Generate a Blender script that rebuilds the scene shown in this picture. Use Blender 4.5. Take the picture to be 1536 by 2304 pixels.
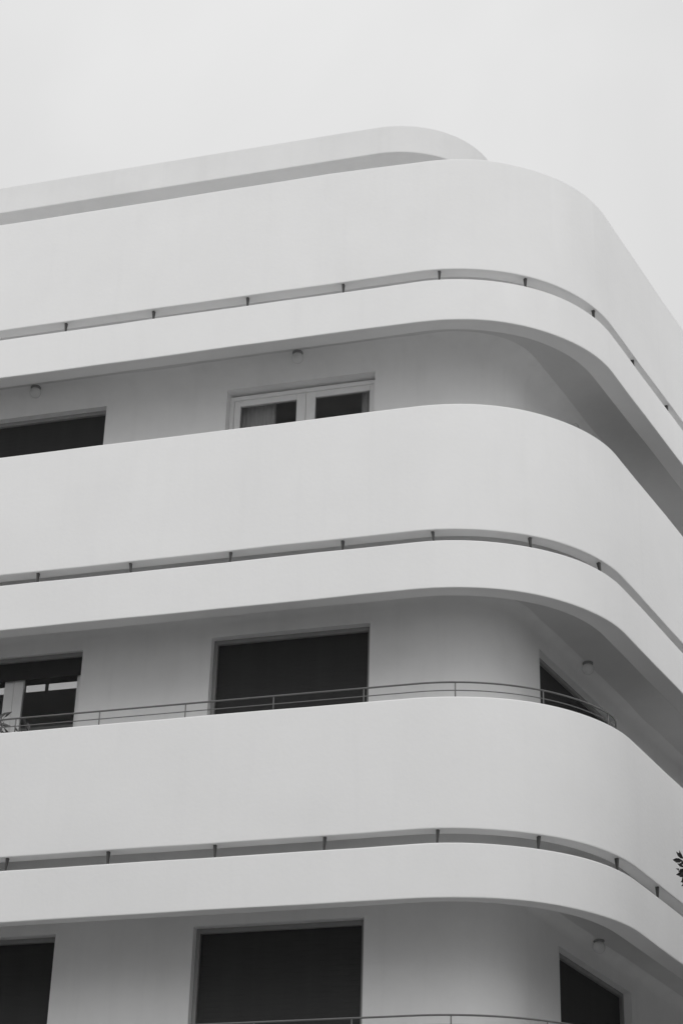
import bpy, bmesh, math, random
from mathutils import Vector, Matrix
for o in list(bpy.data.objects): bpy.data.objects.remove(o)
S = bpy.context.scene
COL = S.collection
rnd = random.Random(7)
Z0 = 11.25                       # height of the survey datum above the pavement

# ------------------------------------------------------------ camera, sky, sun, exposure
cd = bpy.data.cameras.new('camera'); cam = bpy.data.objects.new('camera', cd); COL.objects.link(cam)
r_ = Vector((0.96205145, 0.27166082, 0.02563998)); u_ = Vector((0.10676562, -0.46123161, 0.88083285)); f_ = Vector((-0.25111374, 0.84466905, 0.47273257))
m = Matrix.Identity(4)
for i in range(3):
    m[i][0], m[i][1], m[i][2] = r_[i], u_[i], -f_[i]
m.translation = Vector((4.14762, -16.48280, -9.64817 + Z0))
cam.matrix_world = m
cd.sensor_fit = 'VERTICAL'; cd.sensor_height = 36.0; cd.lens = 36.0 * 4366.357 / 2304.0
cd.clip_start = 0.1; cd.clip_end = 3000
S.camera = cam

SUN_EL, SUN_AZ = math.radians(50), math.radians(160)      # azimuth clockwise from +Y
W = bpy.data.worlds.new('World'); S.world = W; W.use_nodes = True
nt = W.node_tree; N = nt.nodes; N.clear(); L = nt.links.new
sky = N.new('ShaderNodeTexSky'); sky.sky_type = 'NISHITA'; sky.sun_disc = False
sky.sun_elevation = SUN_EL; sky.sun_rotation = SUN_AZ; sky.air_density = 1.0; sky.dust_density = 3.0
bw = N.new('ShaderNodeRGBToBW'); L(sky.outputs[0], bw.inputs[0])          # black-and-white photograph
tc = N.new('ShaderNodeTexCoord')
n1 = N.new('ShaderNodeTexNoise'); n1.inputs['Scale'].default_value = 3.6; n1.inputs['Detail'].default_value = 4; n1.inputs['Roughness'].default_value = .5; n1.inputs['Distortion'].default_value = .35
va = N.new('ShaderNodeVectorMath'); va.inputs[1].default_value = (9, 9, 9); L(tc.outputs['Generated'], va.inputs[0]); L(va.outputs[0], n1.inputs['Vector'])
mr = N.new('ShaderNodeMapRange'); mr.inputs[1].default_value = .3; mr.inputs[2].default_value = .72; mr.inputs[3].default_value = 7.15; mr.inputs[4].default_value = 8.62
L(n1.outputs['Fac'], mr.inputs[0])
# overcast layer: the standard overcast law, zenith three times the horizon, softened
sx = N.new('ShaderNodeSeparateXYZ'); L(tc.outputs['Generated'], sx.inputs[0])
ov = N.new('ShaderNodeMapRange'); ov.inputs[1].default_value = 0; ov.inputs[2].default_value = 1; ov.inputs[3].default_value = .98; ov.inputs[4].default_value = 1.2
L(sx.outputs['Z'], ov.inputs[0])
mu = N.new('ShaderNodeMath'); mu.operation = 'MULTIPLY'; L(mr.outputs[0], mu.inputs[0]); L(ov.outputs[0], mu.inputs[1])
mx = N.new('ShaderNodeMix'); mx.data_type = 'FLOAT'; mx.inputs[0].default_value = .9
L(bw.outputs[0], mx.inputs[2]); L(mu.outputs[0], mx.inputs[3])
bg = N.new('ShaderNodeBackground'); bg.inputs['Strength'].default_value = .094; L(mx.outputs[0], bg.inputs['Color'])
wo = N.new('ShaderNodeOutputWorld'); L(bg.outputs[0], wo.inputs[0])

sl = bpy.data.lights.new('sun', 'SUN'); sl.energy = 1.0; sl.angle = math.radians(80); sl.color = (1, .995, .985)
so = bpy.data.objects.new('sun', sl); COL.objects.link(so)
sd = Vector((math.sin(SUN_AZ) * math.cos(SUN_EL), math.cos(SUN_AZ) * math.cos(SUN_EL), math.sin(SUN_EL)))
so.rotation_euler = sd.to_track_quat('Z', 'Y').to_euler(); so.location = (10, -20, 40)
S.view_settings.view_transform = 'Standard'; S.view_settings.look = 'None'
S.cycles.diffuse_bounces = 8; S.cycles.max_bounces = 12
S.view_settings.exposure = 0.0; S.view_settings.gamma = 1.0; S.view_settings.use_curve_mapping = False

# ------------------------------------------------------------ materials
def mat(name, g, rough=.85, var=.04, scale=3.0, bump=0.0, bscale=60, spec=.3, streak=0.0, stretch=None, metal=0.0):
    M = bpy.data.materials.new(name); M.use_nodes = True
    t = M.node_tree; b = t.nodes['Principled BSDF']; K = t.links.new
    b.inputs['Roughness'].default_value = rough; b.inputs['Specular IOR Level'].default_value = spec; b.inputs['Metallic'].default_value = metal
    c = t.nodes.new('ShaderNodeTexCoord')
    n = t.nodes.new('ShaderNodeTexNoise'); n.inputs['Scale'].default_value = scale; n.inputs['Detail'].default_value = 6; n.inputs['Roughness'].default_value = .6
    if stretch:
        mp = t.nodes.new('ShaderNodeMapping'); mp.inputs['Scale'].default_value = stretch
        K(c.outputs['Object'], mp.inputs[0]); K(mp.outputs[0], n.inputs['Vector'])
    else: K(c.outputs['Object'], n.inputs['Vector'])
    q = t.nodes.new('ShaderNodeMapRange'); q.inputs[1].default_value = .25; q.inputs[2].default_value = .75
    q.inputs[3].default_value = g * (1 - var); q.inputs[4].default_value = min(.95, g * (1 + var)); K(n.outputs['Fac'], q.inputs[0])
    out = q.outputs[0]
    if streak:
        mp = t.nodes.new('ShaderNodeMapping'); mp.inputs['Scale'].default_value = (5, 5, .35); K(c.outputs['Object'], mp.inputs[0])
        n2 = t.nodes.new('ShaderNodeTexNoise'); n2.inputs['Scale'].default_value = 1.6; n2.inputs['Detail'].default_value = 7; K(mp.outputs[0], n2.inputs['Vector'])
        q2 = t.nodes.new('ShaderNodeMapRange'); q2.inputs[1].default_value = .52; q2.inputs[2].default_value = .8; q2.inputs[3].default_value = 1; q2.inputs[4].default_value = 1 - streak; K(n2.outputs['Fac'], q2.inputs[0])
        mm = t.nodes.new('ShaderNodeMath'); mm.operation = 'MULTIPLY'; K(out, mm.inputs[0]); K(q2.outputs[0], mm.inputs[1]); out = mm.outputs[0]
    cc = t.nodes.new('ShaderNodeCombineColor'); [K(out, cc.inputs[i]) for i in range(3)]; K(cc.outputs[0], b.inputs['Base Color'])
    if bump:
        n3 = t.nodes.new('ShaderNodeTexNoise'); n3.inputs['Scale'].default_value = bscale; n3.inputs['Detail'].default_value = 4; K(c.outputs['Object'], n3.inputs['Vector'])
        bp = t.nodes.new('ShaderNodeBump'); bp.inputs['Strength'].default_value = bump; bp.inputs['Distance'].default_value = .01; K(n3.outputs['Fac'], bp.inputs['Height']); K(bp.outputs[0], b.inputs['Normal'])
    return M
M_PLASTER = mat('white_render', .83, .9, .03, .9, .15, 22, .2, .02)
M_ROOF = mat('greyer_render', .74, .9, .04, 1.1, .15, 22, .2, .03)  # slightly greyer tone than the white render, for the roof slab
M_TILE = mat('terrace_tiles', .6, .8, .05, 2)
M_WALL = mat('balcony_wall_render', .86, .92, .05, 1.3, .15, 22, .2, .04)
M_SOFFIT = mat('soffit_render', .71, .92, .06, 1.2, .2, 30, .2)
M_SHUT = mat('shutter_slats', .046, .7, .12, 5, 0, 1, .3)
M_FRAME = mat('painted_frame', .86, .5, .04, 6, 0, 1, .4)
M_GUIDE = mat('shutter_guide', .30, .5, .05, 6, 0, 1, .4)
M_RAIL = mat('railing_steel', .12, .45, .1, 20, 0, 1, .5)
M_BRKT = mat('bracket_steel', .06, .6, .2, 30, 0, 1, .4)
M_GLOBE = mat('lamp_globe', .8, .25, .02, 5, 0, 1, .5)
M_LBASE = mat('lamp_base', .28, .5, .05, 9, 0, 1, .4)
M_CURT = mat('curtain_cloth', .88, .95, .08, 4, 0, 1, .1, 0, (9, 9, .6))
M_ROOM = mat('room_paint', .55, .9, .05, 1)
M_DARK = mat('transom_bar', .03, .6, .05, 3)
M_LEAF = mat('leaves', .055, .6, .5, 2.5, 0, 1, .3)
M_PALE = mat('pale_leaves', .75, .6, .4, 9, 0, 1, .3)
M_BARK = mat('bark', .10, .9, .4, 9, .5, 20)
M_POT = mat('clay_pot', .22, .8, .1, 6)
M_GROUND = mat('ground', .60, .95, .15, .2)
M_ROAD = mat('asphalt', .12, .9, .2, 1.2, .3, 80)
M_PAVE = mat('paving', .36, .9, .15, .9, .2, 30)
M_DAMPER = mat('damper_dark', .05, .95, .3, 2, .4, 15)
M_KERB = mat('kerb_stone', .3, .9, .15, 2)
def glass():
    M = bpy.data.materials.new('window_glass'); M.use_nodes = True
    b = M.node_tree.nodes['Principled BSDF']; t = M.node_tree
    b.inputs['Base Color'].default_value = (.85, .85, .85, 1); b.inputs['Roughness'].default_value = .02
    b.inputs['Transmission Weight'].default_value = 1; b.inputs['IOR'].default_value = 1.45
    n = t.nodes.new('ShaderNodeTexNoise'); n.inputs['Scale'].default_value = 3
    q = t.nodes.new('ShaderNodeMapRange'); q.inputs[3].default_value = .01; q.inputs[4].default_value = .05
    t.links.new(n.outputs['Fac'], q.inputs[0]); t.links.new(q.outputs[0], b.inputs['Roughness'])
    return M
M_GLASS = glass()
def glow():
    M = mat('glow_strip', .7, .6, .05, 3)  # added glow for a bright strip of unknown source
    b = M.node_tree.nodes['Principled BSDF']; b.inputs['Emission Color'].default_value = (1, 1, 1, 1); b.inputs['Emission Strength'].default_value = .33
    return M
M_GLOW = glow()

# ------------------------------------------------------------ object helpers
def link(name, me, parent=None):
    o = bpy.data.objects.new(name, me); COL.objects.link(o)
    if parent is not None: o.parent = parent
    return o
def mesh(name, verts, faces, material, parent=None, smooth=False, flags=None):
    me = bpy.data.meshes.new(name); me.from_pydata([tuple(v) for v in verts], [], faces)
    me.materials.append(material)
    if flags is not None: me.polygons.foreach_set('use_smooth', flags)
    elif smooth: me.polygons.foreach_set('use_smooth', [True] * len(me.polygons))
    bm = bmesh.new(); bm.from_mesh(me); bmesh.ops.recalc_face_normals(bm, faces=bm.faces[:]); bm.to_mesh(me); bm.free()
    me.update()
    return link(name, me, parent)
def thing(name, loc, label, cat, group=None):
    o = link(name, None); o.location = loc; tag(o, label, cat, group); return o
def tag(o, label, cat, group=None):
    o['label'] = label; o['category'] = cat
    if group: o['group'] = group
    return o
class MB:
    def __init__(s): s.v = []; s.f = []; s.sm = []
    def add(s, v, f, sm=False):
        n = len(s.v); s.v += [Vector(p) for p in v]; s.f += [tuple(i + n for i in q) for q in f]; s.sm += [sm] * len(f)
    def box(s, a, b, M=None, ch=0.0):
        bm = bmesh.new(); bmesh.ops.create_cube(bm, size=1)
        c = [(a[i] + b[i]) / 2 for i in range(3)]; d = [abs(b[i] - a[i]) for i in range(3)]
        for v in bm.verts: v.co = Vector((c[0] + v.co.x * d[0], c[1] + v.co.y * d[1], c[2] + v.co.z * d[2]))
        if ch: bmesh.ops.bevel(bm, geom=bm.edges[:], offset=ch, segments=2, profile=.6, affect='EDGES')
        if M is not None: bm.transform(M)
        bm.verts.index_update()
        s.add([v.co.copy() for v in bm.verts], [[v.index for v in f.verts] for f in bm.faces]); bm.free()
    def tube(s, pts, r0, r1=None, n=8):
        r1 = r0 if r1 is None else r1
        pts = [Vector(p) for p in pts]; V = []; F = []; up = None
        for i, p in enumerate(pts):
            d = (pts[min(i + 1, len(pts) - 1)] - pts[max(i - 1, 0)]).normalized()
            a = d.cross(Vector((0, 0, 1)));  a = d.cross(Vector((1, 0, 0))) if a.length < .05 else a
            a.normalize(); b = d.cross(a); r = r0 + (r1 - r0) * i / max(1, len(pts) - 1)
            V += [p + (a * math.cos(2 * math.pi * k / n) + b * math.sin(2 * math.pi * k / n)) * r for k in range(n)]
        for i in range(len(pts) - 1):
            F += [(i * n + k, i * n + (k + 1) % n, (i + 1) * n + (k + 1) % n, (i + 1) * n + k) for k in range(n)]
        F += [tuple(range(n))[::-1], tuple((len(pts) - 1) * n + k for k in range(n))]
        s.add(V, F, True)
    def lathe(s, prof, c, n=20):
        V = []; F = []
        for r, z in prof: V += [Vector((c[0] + r * math.cos(2 * math.pi * k / n), c[1] + r * math.sin(2 * math.pi * k / n), c[2] + z)) for k in range(n)]
        for i in range(len(prof) - 1): F += [(i * n + k, i * n + (k + 1) % n, (i + 1) * n + (k + 1) % n, (i + 1) * n + k) for k in range(n)]
        s.add(V, F, True)
    def build(s, name, material, parent=None):
        return mesh(name, s.v, s.f, material, parent, flags=s.sm)

# ------------------------------------------------------------ plan of the facade: straight front, rounded corner, straight side
R, ANG = 1.88799, 1.349716
DW = 1.13
XL, SR = -15.0, 17.0
DIR = Vector((math.cos(ANG), math.sin(ANG))); NRM = Vector((math.sin(ANG), -math.cos(ANG)))
def pt(st, ins):
    k, v = st
    if k == 'x': return Vector((v, ins))
    if k == 'a': return Vector((0, R)) + Vector((math.sin(v), -math.cos(v))) * (R - ins)
    return Vector((0, R)) + NRM * (R - ins) + DIR * v
NA = 56
ARC = [('a', ANG * i / NA) for i in range(NA + 1)]
def upath(u, ins):                        # distance along the outer face -> station
    if u < 0: return ('x', u)
    if u < ANG * R: return ('a', u / R)
    return ('s', u - ANG * R)
STN = [('x', XL + .5 * i) for i in range(30)] + ARC + [('s', .5 * i) for i in range(1, 35)]
def upos(st): return st[1] if st[0] == 'x' else st[1] * R if st[0] == 'a' else ANG * R + st[1]
def wob(u, k): return .0022 * math.sin(1.7 * u + k) + .0014 * math.sin(4.3 * u + 2.1 * k)      # plaster run by hand, never dead straight
def fall(u):
    t = min(1, max(0, -u / .9)); return .028 * t * t * (3 - 2 * t) - .003
def fillet(prof, r, n=3):
    """closed profile of (inset, z, round?) -> list of runs: flats and rounded corners"""
    out = []; m_ = len(prof)
    for i in range(m_):
        p = Vector(prof[i][:2]); rr = prof[i][2] * r
        if rr <= 0: out.append([p]); continue
        a = Vector(prof[i - 1][:2]); b = Vector(prof[(i + 1) % m_][:2])
        da = (a - p).normalized(); db = (b - p).normalized()
        pa, pb = p + da * rr, p + db * rr
        out.append([pa.lerp(p, t).lerp(p.lerp(pb, t), t) for t in [k / n for k in range(n + 1)]])
    return out
def sweep(name, prof, material, parent, r=.014, stations=STN, z_off=Z0, close=True, caps=True, top=None):
    runs = fillet(prof, r)
    V = []; F = []; SM = []
    def strip(pts):
        n0 = len(V); n = len(pts)
        for st in stations:
            u = upos(st)
            for p in pts:
                k = round(p.y, 1) * 3 + round(p.x, 1) * 7
                q = pt(st, p.x + (wob(u, k + 1) if p.x < .1 else 0)); V.append((q.x, q.y, p.y + z_off + wob(u, k) + (fall(u) if top and p.y > top else 0)))
        for i in range(len(stations) - 1):
            for j in range(n - 1):
                F.append((n0 + i * n + j, n0 + i * n + j + 1, n0 + (i + 1) * n + j + 1, n0 + (i + 1) * n + j)); SM.append(True)
    k = len(runs)
    for i in range(k if close else k - 1):
        if len(runs[i]) > 1: strip(runs[i])
        strip([runs[i][-1], runs[(i + 1) % k][0]])
    if not close and len(runs[-1]) > 1: strip(runs[-1])
    if caps and close:
        for st in (stations[0], stations[-1]):
            n0 = len(V)
            u = upos(st)
            for run in runs:
                for p in run:
                    k = round(p.y, 1) * 3 + round(p.x, 1) * 7
                    q = pt(st, p.x + (wob(u, k + 1) if p.x < .1 else 0)); V.append((q.x, q.y, p.y + z_off + wob(u, k) + (fall(u) if top and p.y > top else 0)))
            F.append(tuple(range(n0, len(V)))); SM.append(False)
    me = bpy.data.meshes.new(name); me.from_pydata(V, [], F); me.materials.append(material)
    me.polygons.foreach_set('use_smooth', SM)
    bm = bmesh.new(); bm.from_mesh(me); bmesh.ops.remove_doubles(bm, verts=bm.verts, dist=1e-5)
    bmesh.ops.recalc_face_normals(bm, faces=bm.faces[:])
    # keep the long arrises crisp: mark edges between differently facing strips sharp
    for e in bm.edges:
        if len(e.link_faces) == 2 and e.calc_face_angle(0) > math.radians(6): e.smooth = False
    bm.to_mesh(me); bm.free()
    return link(name, me, parent)
def outline(ins_front, ins_side, rr, xl=XL, sr=SR, n=40):
    cy = ins_front + rr
    cx = ((R - ins_side - rr) - (cy - R) * NRM.y) / NRM.x
    P = [Vector((xl, ins_front))]
    P += [Vector((cx + rr * math.sin(ANG * i / n), cy - rr * math.cos(ANG * i / n))) for i in range(n + 1)]
    P.append(P[-1] + DIR * sr); P.append(Vector((xl, P[-1].y)))
    return P
def prism(name, poly, z0, z1, material, parent, ch=.012):
    n = len(poly)
    bm = bmesh.new()
    lo = [bm.verts.new((p.x, p.y, z0)) for p in poly]; hi = [bm.verts.new((p.x, p.y, z1)) for p in poly]
    bm.faces.new(lo[::-1]); bm.faces.new(hi)
    for i in range(n):
        f = bm.faces.new((lo[i], lo[(i + 1) % n], hi[(i + 1) % n], hi[i])); f.smooth = True
    bmesh.ops.recalc_face_normals(bm, faces=bm.faces[:])
    if ch:
        ed = [e for e in bm.edges if abs(e.verts[0].co.z - e.verts[1].co.z) < 1e-6]
        bmesh.ops.bevel(bm, geom=ed, offset=ch, segments=2, profile=.6, affect='EDGES')
    for e in bm.edges:
        if len(e.link_faces) == 2 and e.calc_face_angle(0) > math.radians(6): e.smooth = False
    me = bpy.data.meshes.new(name); bm.to_mesh(me); bm.free(); me.materials.append(material)
    return link(name, me, parent)

# ------------------------------------------------------------ ground, road, pavement
def slab(name, x0, y0, x1, y1, z0, z1, m_):
    b = MB(); b.box((x0, y0, z0), (x1, y1, z1)); o = b.build(name, m_); o['kind'] = 'structure'; return o
g = mesh('ground', [(-700, -700, -.012), (700, -700, -.012), (700, 700, -.012), (-700, 700, -.012)], [(0, 1, 2, 3)], M_GROUND); g['kind'] = 'structure'
slab('pavement', -60, -5.2, 5.2, 60, -.05, .0, M_PAVE)
slab('bounce_damper', 2.2, -3.0, 13, 22, -.05, .05, M_DAMPER)  # dark ground added out of view to cut bounce light on the side soffits
slab('kerb', -60, -5.42, 5.42, -5.2, -.16, .004, M_KERB)
slab('road', -60, -14.2, 60, -5.42, -.16, -.14 + .136, M_ROAD)
slab('kerb', -60, -14.42, 60, -14.2, -.16, .012, M_KERB)
slab('pavement', -60, -22, 60, -14.42, -.05, .002, M_PAVE)

# ------------------------------------------------------------ the building
B = thing('apartment_building', (0, 0, 0), 'white modernist apartment block with a rounded corner and stacked curved balcony bands', 'building')
#          fascia bottom, fascia top, parapet bottom, parapet top, thickness of the fascia lip
LV = {1: (-7.56, -7.06, -6.93, -5.655, .12),
      2: (-4.4534, -3.9440, -3.8117, -2.5060, .125),
      3: (-1.3710, -.8510, -.7306, .7159, .165),
      4: (1.7466, 2.2603, 2.3873, 3.8615, .19)}
TP = .155; LIP = .24
DOORTOP = {4: 1.945, 3: -1.135, 2: -4.252, 1: -7.35}
for k, (lb, lt, pb, ptp, lip) in LV.items():
    zs = lt - .05                                     # underside of the balcony slab
    sweep('balcony_parapet', [(0, pb, 1), (TP, pb, 1), (TP, ptp, 1), (0, ptp, 1)], M_PLASTER, B, top=3.5)
    sweep('fascia_band', [(0, lb, 1), (LIP, lb + .03, 1), (LIP, zs + .002, 0), (.38, zs + .002, 0), (.38, lt - .004, 0), (.16, lt - .004, 0), (.16, lt, 1), (0, lt, 1)], M_PLASTER, B)
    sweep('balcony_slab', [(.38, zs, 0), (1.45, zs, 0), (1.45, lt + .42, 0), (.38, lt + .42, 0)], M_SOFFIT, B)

# walls behind the balconies, with openings; each wall rolls into the soffit above it
PITCH = 3.2; OW = 1.733; OX = -.745
FRONT = [(OX - OW - k * PITCH, OX - k * PITCH) for k in range(4)]
SIDE = {4: [(1.0, 2.9)], 3: [(.44, 2.68)], 2: [(.76, 2.745)], 1: [(.76, 2.745)]}
for k in SIDE: SIDE[k] = SIDE[k] + [(a + 4.6, b + 4.6) for a, b in SIDE[k]] + [(a + 9.2, b + 9.2) for a, b in SIDE[k]]
REV = .12
def wall(level, zb, zt, ztop_open):
    fx, sx_ = FRONT, SIDE[level]
    xs = sorted({XL, -.3} | {v for a in fx for v in a} | {XL + i * 1.0 for i in range(15)})
    ss = sorted({0.15, SR} | {v for a in sx_ for v in a} | {float(i) for i in range(3, 17)})
    st = [('x', v) for v in xs] + ARC + [('s', v) for v in ss]
    rc = .22 if level == 4 else .12
    prof = [(DW, zb), (DW, ztop_open), (DW, zt - rc)]
    prof += [(DW - rc * (1 - math.cos(t)), zt - rc + rc * math.sin(t)) for t in [math.pi / 2 * i / 6 for i in range(1, 7)]]
    hole = lambda s0, s1: any(a - 1e-4 <= s0[1] and s1[1] <= b + 1e-4 for a, b in (fx if s0[0] == 'x' and s1[0] == 'x' else sx_ if s0[0] == 's' and s1[0] == 's' else []))
    V = []; F = []; SM = []; MI = []
    n = len(prof)
    for s_ in st:
        for i, z in prof:
            q = pt(s_, i); V.append((q.x, q.y, z + Z0))
    for i in range(len(st) - 1):
        for j in range(n - 1):
            if j == 0 and hole(st[i], st[i + 1]): continue
            F.append((i * n + j, i * n + j + 1, (i + 1) * n + j + 1, (i + 1) * n + j)); SM.append(True); MI.append(0)
    # reveals: jambs and head, cut 25 cm into the wall
    for kind, hs in (('x', fx), ('s', sx_)):
        for a, b in hs:
            for (p0, p1) in (((a, zb), (a, ztop_open)), ((a, ztop_open), (b, ztop_open)), ((b, ztop_open), (b, zb))):
                n0 = len(V)
                for (v, z) in (p0, p1):
                    for ins in (DW, DW + .25):
                        q = pt((kind, v), ins); V.append((q.x, q.y, z + Z0))
                F.append((n0, n0 + 1, n0 + 3, n0 + 2)); SM.append(False); MI.append(0)
    me = bpy.data.meshes.new('wall'); me.from_pydata(V, [], F); me.materials.append(M_WALL); me.materials.append(M_SOFFIT); me.polygons.foreach_set('use_smooth', SM); me.polygons.foreach_set('material_index', MI)
    o = link('wall', me, B); return o
for k in (4, 3, 2, 1):
    zb = LV[k - 1][1] + .42 if k > 1 else -Z0
    wall(k, zb, LV[k][1] - .05, DOORTOP[k])
# closing walls at the far ends and the rear, never seen from the street
rear = outline(DW + .3, DW + .3, .45)
b = MB()
E1, E2, E3 = rear[0], rear[-1], rear[-2]
b.add([(E1.x, 0.02, 0), (E2.x, E2.y, 0), (E3.x, E3.y, 0), (E1.x, 0.02, 13.6), (E2.x, E2.y, 13.6), (E3.x, E3.y, 13.6)], [(0, 1, 4, 3), (1, 2, 5, 4)])
q0, q1 = pt(('s', SR), .02), E3
b.add([(q0.x, q0.y, 0), (q1.x, q1.y, 0), (q1.x, q1.y, 13.6), (q0.x, q0.y, 13.6)], [(0, 1, 2, 3)])
b.build('rear_wall', M_WALL, B)

# roof terrace, set-back top storey and its rounded roof slab
tz = LV[4][1] + .42 + Z0
prism('terrace_floor', outline(1.2, 1.2, .55), tz - .05, tz + .012, M_TILE, B, 0)
prism('penthouse_wall', outline(3.1, 3.1, .5), tz + .012, 5.66 + Z0, M_WALL, B, 0)
prism('roof_slab', outline(1.90, 1.90, 1.247), 5.641 + Z0, 6.06 + Z0, M_ROOF, B, .014)

# small steel brackets that carry each parapet over its drainage slot
def bracket_mesh():
    b = MB(); V = []
    for z, w, d0, d1 in ((0, .007, .035, .05), (.06, .009, .03, .055), (.135, .014, .028, .062)):
        V += [(-w, d0, z), (w, d0, z), (w, d1, z), (-w, d1, z)]
    F = [(3, 2, 1, 0), (8, 9, 10, 11)]
    for i in (0, 4): F += [(i + k, i + (k + 1) % 4, i + 4 + (k + 1) % 4, i + 4 + k) for k in range(4)]
    b.add(V, F); return b
br = None
BRK = {4: [-4.03, -2.99, -1.90, -.82, .237, 1.203, 2.213, 3.35, 4.44], 3: [-4.035, -2.993, -1.925, -.747, .184, 1.19, 2.12], 2: [-4.03, -2.98, -1.90, -.84, .228, 1.2, 2.2, 3.22]}
for k in BRK:
    lt = LV[k][1]; gap = LV[k][2] - lt
    for u in [-4.03 - 1.05 * i for i in range(10, 0, -1)] + BRK[k] + [5.6 + 1.06 * i for i in range(8)]:
        st = upath(u, 0); q = pt(st, 0)
        a = 0 if st[0] == 'x' else (st[1] if st[0] == 'a' else ANG)
        if br is None: br = bracket_mesh().build('bracket', M_BRKT, B); o = br
        else: o = br.copy(); COL.objects.link(o)
        o.location = (q.x, q.y, lt + Z0 - .004); o.rotation_euler = (rnd.uniform(-.06, .06), rnd.uniform(-.08, .08), a + rnd.uniform(-.15, .15)); o.scale = (1, 1, (gap + .008) / .135)

# ------------------------------------------------------------ doors, shutters, windows in the openings
def frame_of(kind, a, b):
    """local frame of an opening: x along the wall, y into the building, origin at the left jamb on the wall face"""
    p = pt((kind, a), DW); d = Vector((1, 0)) if kind == 'x' else DIR
    n_ = Vector((-d.y, d.x))
    M = Matrix(((d.x, n_.x, 0, p.x), (d.y, n_.y, 0, p.y), (0, 0, 1, 0), (0, 0, 0, 1)))
    return M, b - a
def place(o, M): o.matrix_local = M
SLAT = {}
def slat_mesh(w):
    key = round(w, 3)
    if key not in SLAT:
        prof = [(.000, -.0259), (-.0008, -.016), (-.001, 0), (-.0008, .016), (0, .0259), (.006, .0259), (.006, -.0259)]
        V = [(x, y, z) for x in (.005, w - .005) for y, z in prof]; n = len(prof)
        F = [(i, (i + 1) % n, n + (i + 1) % n, n + i) for i in range(n)] + [tuple(range(n))[::-1], tuple(range(n, 2 * n))]
        me = bpy.data.meshes.new('slat'); me.from_pydata(V, [], F); me.materials.append(M_SHUT); SLAT[key] = me
    return SLAT[key]
PS = .052
def shutter(M, w, ztop, zbot, zseen, detail=True):
    """dark roller shutter: surround and guides (the part itself), slats one by one where they show"""
    y0 = .085
    b = MB(); fw = .042
    b.box((.003, y0, zbot), (fw, y0 + .06, ztop - .004), None, .004); b.box((w - fw, y0, zbot), (w - .003, y0 + .06, ztop - .004), None, .004)
    b.box((fw + .001, y0, ztop - .05), (w - fw - .001, y0 + .06, ztop - .004), None, .004)
    b.box((.002, y0 + .061, zbot), (w - .002, y0 + .075, ztop - .005))
    o = b.build('roller_shutter', M_GUIDE, B); place(o, M)
    ws = w - 2 * fw - .004; z = ztop - .05 - PS / 2; lo = []
    while z > zbot + .03:
        if detail and z > zseen:
            s_ = link('slat', slat_mesh(ws), o); s_.location = (fw + .002, y0 + .036, z)
        else: lo.append(z)
        z -= PS
    if lo:
        b2 = MB(); sm = slat_mesh(ws)
        for zz in lo: b2.add([(v.co.x + fw + .002, v.co.y + y0 + .036, v.co.z + zz) for v in sm.vertices], [tuple(p.vertices) for p in sm.polygons])
        c = b2.build('slat', M_SHUT, o); c['kind'] = 'stuff'
    return o
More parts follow.
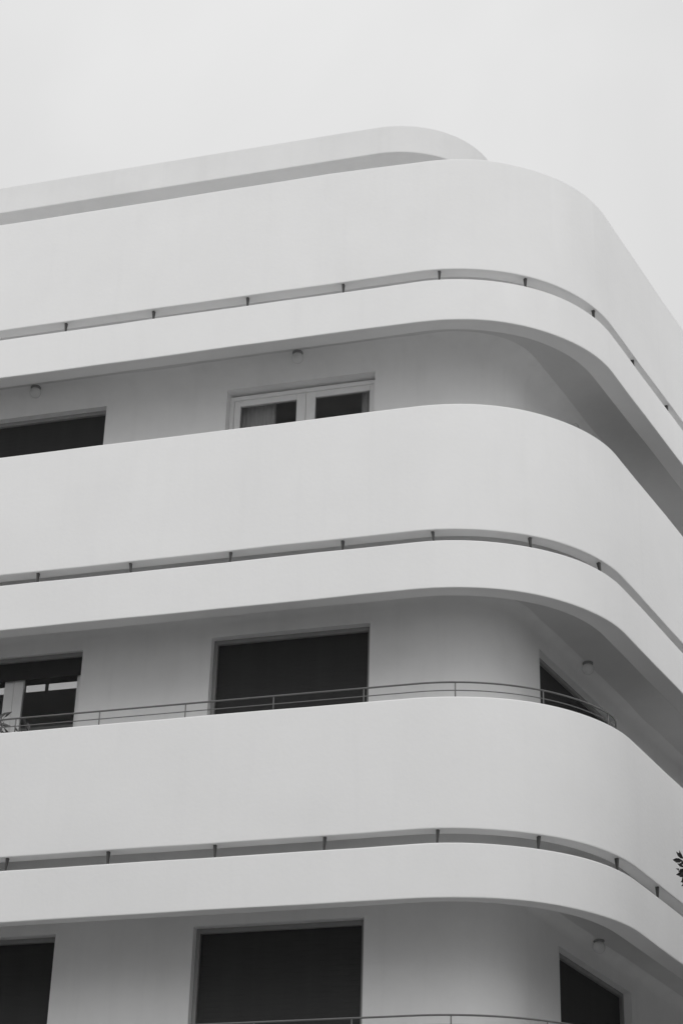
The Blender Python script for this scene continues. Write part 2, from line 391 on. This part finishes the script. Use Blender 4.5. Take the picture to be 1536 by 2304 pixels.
def window(M, w, ztop, zbot, sh_to=None, glow_band=False):
    """pair of painted casements with wide meeting stiles, a plain room behind"""
    y0 = .11
    b = MB(); fr = .045
    b.box((.003, y0, zbot), (.003 + fr, y0 + .09, ztop - .035), None, .005); b.box((w - .003 - fr, y0, zbot), (w - .003, y0 + .09, ztop - .035), None, .005)
    b.box((.004 + fr, y0, ztop - .08), (w - .004 - fr, y0 + .09, ztop - .035), None, .005)
    o = b.build('window', M_FRAME, B); place(o, M)
    g_ = MB(); g_.box((.004, y0 + .06, ztop - .034), (w - .004, y0 + .09, ztop - .003)); g_.build('shutter_slot_shade', M_SHUT, o)  # dark strip paints the shade in the gap above the frame
    mid = w / 2 + .03; 
    for (xa, xb, sl_, sr_) in ((.006 + fr, mid - .002, .072, .108), (mid + .002, w - .006 - fr, .108, .045)):
        f = MB(); zt = ztop - .083
        f.box((xa, y0 + .02, zbot + .02), (xa + sl_, y0 + .07, zt), None, .006); f.box((xb - sr_, y0 + .02, zbot + .02), (xb, y0 + .07, zt), None, .006)
        f.box((xa + sl_ + .001, y0 + .02, zt - .07), (xb - sr_ - .001, y0 + .07, zt), None, .006)
        f.box((xa + sl_ + .001, y0 + .02, zbot + .02), (xb - sr_ - .001, y0 + .07, zbot + .16), None, .006)
        sash = f.build('sash', M_FRAME, o)
        p = MB(); p.box((xa + sl_ - .004, y0 + .04, zbot + .15), (xb - sr_ + .004, y0 + .046, zt - .066)); p.build('pane', M_GLASS, sash).parent = o
    r = MB(); d = 3.4
    V = [(-.5, .25, zbot), (w + .5, .25, zbot), (w + .5, d, zbot), (-.5, d, zbot), (-.5, .25, ztop + .2), (w + .5, .25, ztop + .2), (w + .5, d, ztop + .2), (-.5, d, ztop + .2)]
    r.add(V, [(0, 1, 2, 3), (4, 7, 6, 5), (1, 5, 6, 2), (2, 6, 7, 3), (3, 7, 4, 0)])
    # room front wall round the opening
    r.add([(-.5, .251, zbot), (0, .251, zbot), (0, .251, ztop + .2), (-.5, .251, ztop + .2)], [(0, 1, 2, 3)])
    r.add([(w, .251, zbot), (w + .5, .251, zbot), (w + .5, .251, ztop + .2), (w, .251, ztop + .2)], [(0, 1, 2, 3)])
    r.add([(0, .251, ztop), (w, .251, ztop), (w, .251, ztop + .2), (0, .251, ztop + .2)], [(0, 1, 2, 3)])
    r.build('room', M_ROOM, o)
    if glow_band:
        zb1, zb0 = glow_band
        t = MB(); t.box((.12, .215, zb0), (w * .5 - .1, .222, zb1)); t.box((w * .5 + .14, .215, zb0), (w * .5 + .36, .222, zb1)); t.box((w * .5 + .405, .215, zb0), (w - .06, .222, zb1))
        t.build('glow_strip', M_GLOW, o)  # added glowing panels behind the glass, no known lamp
    return o
for k in (4, 3, 2):
    fl = LV[k - 1][1] + .42 + Z0; zt = DOORTOP[k] + Z0; pz = LV[k - 1][3] + Z0
    for j, (a, b_) in enumerate(FRONT):
        M, w = frame_of('x', a, b_)
        if k == 4 and j == 0: window(M, w, zt, fl)
        elif k == 3 and j == 1:
            window(M, w, zt - .0, fl, glow_band=(-1.40 + Z0, -1.475 + Z0))
            o = None
            bb = MB(); bb.box((.006, .035, zt - .05), (w - .006, .10, zt - .003), None, .004); h = bb.build('roller_shutter', M_GUIDE, B); place(h, M)
            z = zt - .05 - PS / 2
            while z > -1.38 + Z0:
                s_ = link('slat', slat_mesh(w - .014), h); s_.location = (.007, .07, z); z -= PS
        else: shutter(M, w, zt, fl, pz - .30, j < 2)
    for j, (a, b_) in enumerate(SIDE[k]):
        M, w = frame_of('s', a, b_)
        shutter(M, w, zt, fl, pz - .05, j == 0 and k < 4)
for (a, b_) in FRONT:
    M, w = frame_of('x', a, b_); shutter(M, w, DOORTOP[1] + Z0, .02, 99, False)
for (a, b_) in SIDE[1]:
    M, w = frame_of('s', a, b_); shutter(M, w, DOORTOP[1] + Z0, .02, 99, False)

# ------------------------------------------------------------ curtains inside the open top window
def curtain(x0, x1, y, z0, z1, label, seed):
    rr = random.Random(seed); V = []; F = []; n = 60
    ph = [rr.uniform(0, 6) for _ in range(3)]
    for i in range(n + 1):
        x = x0 + (x1 - x0) * i / n
        yy = y + .022 * math.sin(i * .95 + ph[0]) + .012 * math.sin(i * .41 + ph[1])
        V += [(x, yy, z0), (x + .004 * math.sin(i), yy * 1.0 + .0, z1)]
    F = [(2 * i, 2 * i + 2, 2 * i + 3, 2 * i + 1) for i in range(n)]
    V2 = [(a, b + .003, c) for a, b, c in V]; m0 = len(V)
    o = mesh('curtain', V + V2, F + [tuple(m0 + q for q in f[::-1]) for f in F], M_CURT, None, True)
    return tag(o, label, 'curtain', 'curtains behind the open top window')
zc0, zc1 = LV[3][1] + .15 + Z0, 1.93 + Z0
curtain(-2.47, -2.0, DW + .34, zc0, zc1, 'wide pale curtain gathered behind the left pane of the top floor window', 1)
curtain(-.98, -.70, DW + .34, zc0, zc1, 'narrow pale curtain hanging at the right edge of the top floor window', 2)

# ------------------------------------------------------------ globe lamps under the balcony soffits
def lamp(st, ins, zs, label):
    q = pt(st, ins); t = thing('ceiling_lamp', (q.x, q.y, zs), label, 'lamp', 'globe lamps under the balconies')
    b = MB(); b.lathe([(0.0, 0), (.06, 0), (.06, -.016), (.045, -.026), (.0, -.026)], (0, 0, 0)); b.build('lamp_base', M_LBASE, t)
    b = MB(); b.lathe([(.066 * math.sin(math.pi * i / 14), -.074 + .066 * math.cos(math.pi * i / 14)) for i in range(15)], (0, 0, 0), 24); b.build('globe', M_GLOBE, t)
lamp(('x', -1.60), .95, LV[4][1] - .05 + Z0, 'round globe lamp on the top balcony soffit above the white framed window')
lamp(('x', -4.78), .95, LV[4][1] - .05 + Z0, 'round globe lamp on the top balcony soffit above the dark shutter at left')
lamp(('s', 1.5), 1.07, LV[4][1] - .05 + Z0, 'globe lamp round the corner, barely showing over the top balcony parapet')
lamp(('s', 1.5), 1.0, LV[3][1] - .05 + Z0, 'globe lamp round the corner above the half hidden shuttered door and railing')
lamp(('s', 1.57), 1.02, LV[2][1] - .05 + Z0, 'lowest globe lamp round the corner, above the tall dark shuttered opening')

# ------------------------------------------------------------ railings on the two lower parapets
def railing(level, u0, uend, label):
    ptop = LV[level][3] + Z0
    t = thing('balcony_railing', (0, 0, ptop), label, 'railing', 'thin steel railings on the balcony parapets')
    us = [XL + .3, -8, -4, -1] + [i * .05 for i in range(0, int(uend / .05) + 1)]
    turn = [(uend + i * .05, .075 + .55 * (i / 20) ** 1.7) for i in range(1, 21)]
    P = lambda z: [(*pt(upath(u, 0), .075), z) for u in us] + [(*pt(upath(u, 0), w), z) for u, w in turn]   # turns in to the wall at its end
    for z, r in ((.172, .009), (.088, .0052)):
        b = MB(); b.tube(P(z), r, None, 10); b.build('rail', M_RAIL, t)
    b = MB(); b.tube([(0, 0, -.02), (0, 0, .165)], .0065, None, 8); post = b.build('post', M_RAIL, t); first = True
    i0 = int((XL + .5 - u0) / .905)
    for i in range(i0, 20):
        u = u0 + .905 * i
        if u > uend + .5: break
        q = pt(upath(u, 0), .075 + .55 * max(0, u - uend) ** 1.7)
        o = post if first else post.copy()
        if not first: COL.objects.link(o)
        first = False; o.location = (q.x, q.y, 0)
railing(2, .405, 2.25, 'thin two-rail steel railing along the middle balcony parapet, in front of the shutters')
railing(1, .36, 2.25, 'thin steel railing along the lowest balcony parapet at the bottom of the picture')

# ------------------------------------------------------------ potted plant on the middle balcony
def leafquad(V, F, p, d, n_, ln, wd):
    s_ = d.cross(n_).normalized() * wd; k = len(V); up = n_ * ln * .07
    V += [p, p + d * ln * .28 + s_ * .8 + up, p + d * ln * .62 + s_ * .85 + up * .6, p + d * ln - up * .8, p + d * ln * .62 - s_ * .85 + up * .6, p + d * ln * .28 - s_ * .8 + up]
    F += [(k, k + 1, k + 2, k + 3), (k, k + 3, k + 4, k + 5)]
def rv(r=rnd):
    while True:
        v = Vector((r.uniform(-1, 1), r.uniform(-1, 1), r.uniform(-1, 1)))
        if .05 < v.length < 1: return v
def pot_plant(x, y, label, seed, leafm, top, big):
    r = random.Random(seed); z0 = LV[2][1] + .42 + Z0
    t = thing('potted_plant', (x, y, z0), label, 'plant', 'plants behind the middle parapet')
    b = MB(); b.lathe([(0, 0), (.14, 0), (.19, .34), (.21, .35), (.21, .39), (.17, .39), (.165, .36), (0, .36)], (0, 0, 0)); b.build('pot', M_POT, t)
    st = MB(); V = []; F = []
    for i in range(7):
        a = r.uniform(0, 6.28); e = Vector((.20 * math.cos(a), .16 * math.sin(a), top * r.uniform(.72, 1)))
        pts = [Vector((.03 * math.cos(a), .03 * math.sin(a), .34)).lerp(e, k / 5) + Vector((0, 0, 0)) for k in range(6)]
        st.tube(pts, .007, .003, 6)
        for k in range(16):
            p = pts[2].lerp(e, r.uniform(0, 1)); d = (rv(r) + Vector((0, 0, .5))).normalized(); leafquad(V, F, p, d, d.orthogonal().normalized(), r.uniform(.10, .19) * big, r.uniform(.014, .028) * big)
    st.build('stem', M_BARK, t); mesh('foliage', V, F, leafm, t)
pot_plant(-4.66, .36, 'tall pale-leaved potted plant rising behind the railing at far left', 3, M_PALE, 1.70, 1.6)
pot_plant(-4.3, .36, 'lower dark potted plant behind the railing, beside the pale-leaved one', 4, mat('grey_leaves', .12, .6, .4, 9), 1.46, 1.2)

# ------------------------------------------------------------ street trees
def tree(x, y, h, cr, cz, n, leaf, label, seed, twigs=(), group='street trees'):
    r = random.Random(seed)
    t = thing('street_tree', (x, y, 0), label, 'tree', group)
    tb = MB(); V = []; F = []
    top = Vector((r.uniform(-.2, .2), r.uniform(-.2, .2), cz - cr * .35))
    tb.tube([Vector((0, 0, -.02)), Vector((.03, .02, top.z * .3)), top * .65 + Vector((0, 0, 0)), top], .055 * h ** .75 * .6, .03 * h ** .75 * .6, 10)
    tips = []
    for i in range(9):
        a = i * 2.4 + r.uniform(-.3, .3); e = Vector((math.cos(a) * cr * r.uniform(.45, .8), math.sin(a) * cr * r.uniform(.45, .8), cz + (h - cz) * r.uniform(-.5, .8)))
        s0 = top * r.uniform(.7, 1); mid = s0.lerp(e, .5) + rv(r) * .15
        tb.tube([s0, mid, e], .045, .012, 6); tips.append(e); tips.append(mid)
    for tw in twigs:
        e = Vector(tw) - Vector((x, y, 0)); s0 = tips[0]
        s0 = min(tips, key=lambda q: (q - e).length); tb.tube([s0, s0.lerp(e, .5) + Vector((0, 0, .05)), e], .012, .004, 6)
        for k in range(120):
            p_ = s0.lerp(e, r.uniform(.1, .9)); d = rv(r).normalized(); leafquad(V, F, p_ + rv(r) * .06, d, d.orthogonal().normalized(), r.uniform(.05, .085), r.uniform(.012, .02))
        for k in range(60):
            d = rv(r).normalized(); leafquad(V, F, e + rv(r) * .05, d, d.orthogonal().normalized(), r.uniform(.03, .055), r.uniform(.008, .013))
    clumps = [Vector((q.x, q.y, q.z)) for q in tips] + [Vector((rv(r).x * cr * .7, rv(r).y * cr * .7, cz + rv(r).z * (h - cz) * .75)) for _ in range(26)]
    for k in range(n):
        c = clumps[k % len(clumps)]; p = c + rv(r) * cr * .30
        d = rv(r).normalized(); leafquad(V, F, p, d, d.orthogonal().normalized(), leaf * r.uniform(.7, 1.3), leaf * r.uniform(.22, .36))
    tb.build('trunk', M_BARK, t); mesh('crown', V, F, M_LEAF, t)
tree(5.75, -8.2, 6.2, 1.9, 4.3, 15000, .085, 'small dark-leaved street tree whose twig reaches in at the right edge', 11, [(3.36, -8.66, 4.125), (3.39, -8.66, 4.09), (3.41, -8.66, 3.985)])
SHADE_RIGHT = [(6.3, -1.0, 8.6, 2.6, 'dense tree added out of view for shade, beside the rounded corner past the right edge'), (6.6, 3.4, 8.8, 2.7, 'dense tree added out of view for shade beside the side facade, second from the corner'), (7.4, 8.2, 8.8, 2.8, 'dense tree added out of view for shade beside the side facade, third from the corner')]
for i, (x, y, h, c, lab) in enumerate(SHADE_RIGHT):
    tree(x, y, h, c, h - c * .95, 5200, .30, lab, 30 + i)  # unseen trees added to darken the lower side balconies
SHADE_LEFT = [(-4.3, -8.6, 7.9, 1.9, 'tall dense tree added out of view for shade left of the camera, nearest the crossing'), (-7.6, -7.0, 8.0, 2.2, 'tall dense tree added out of view for shade left of the camera, middle of the row along the kerb'), (-12.0, -6.6, 8.2, 2.3, 'tall dense tree added out of view for shade left of the camera, farthest along the kerb'), (8.6, -8.5, 8.2, 2.3, 'tall dense tree added out of view for shade right of the camera at the kerb')]
for i, (x, y, h, c, lab) in enumerate(SHADE_LEFT):
    tree(x, y, h, c, h - c * 1.25, 8000, .30, lab, 90 + i)  # unseen trees added to block low light from the lower recesses
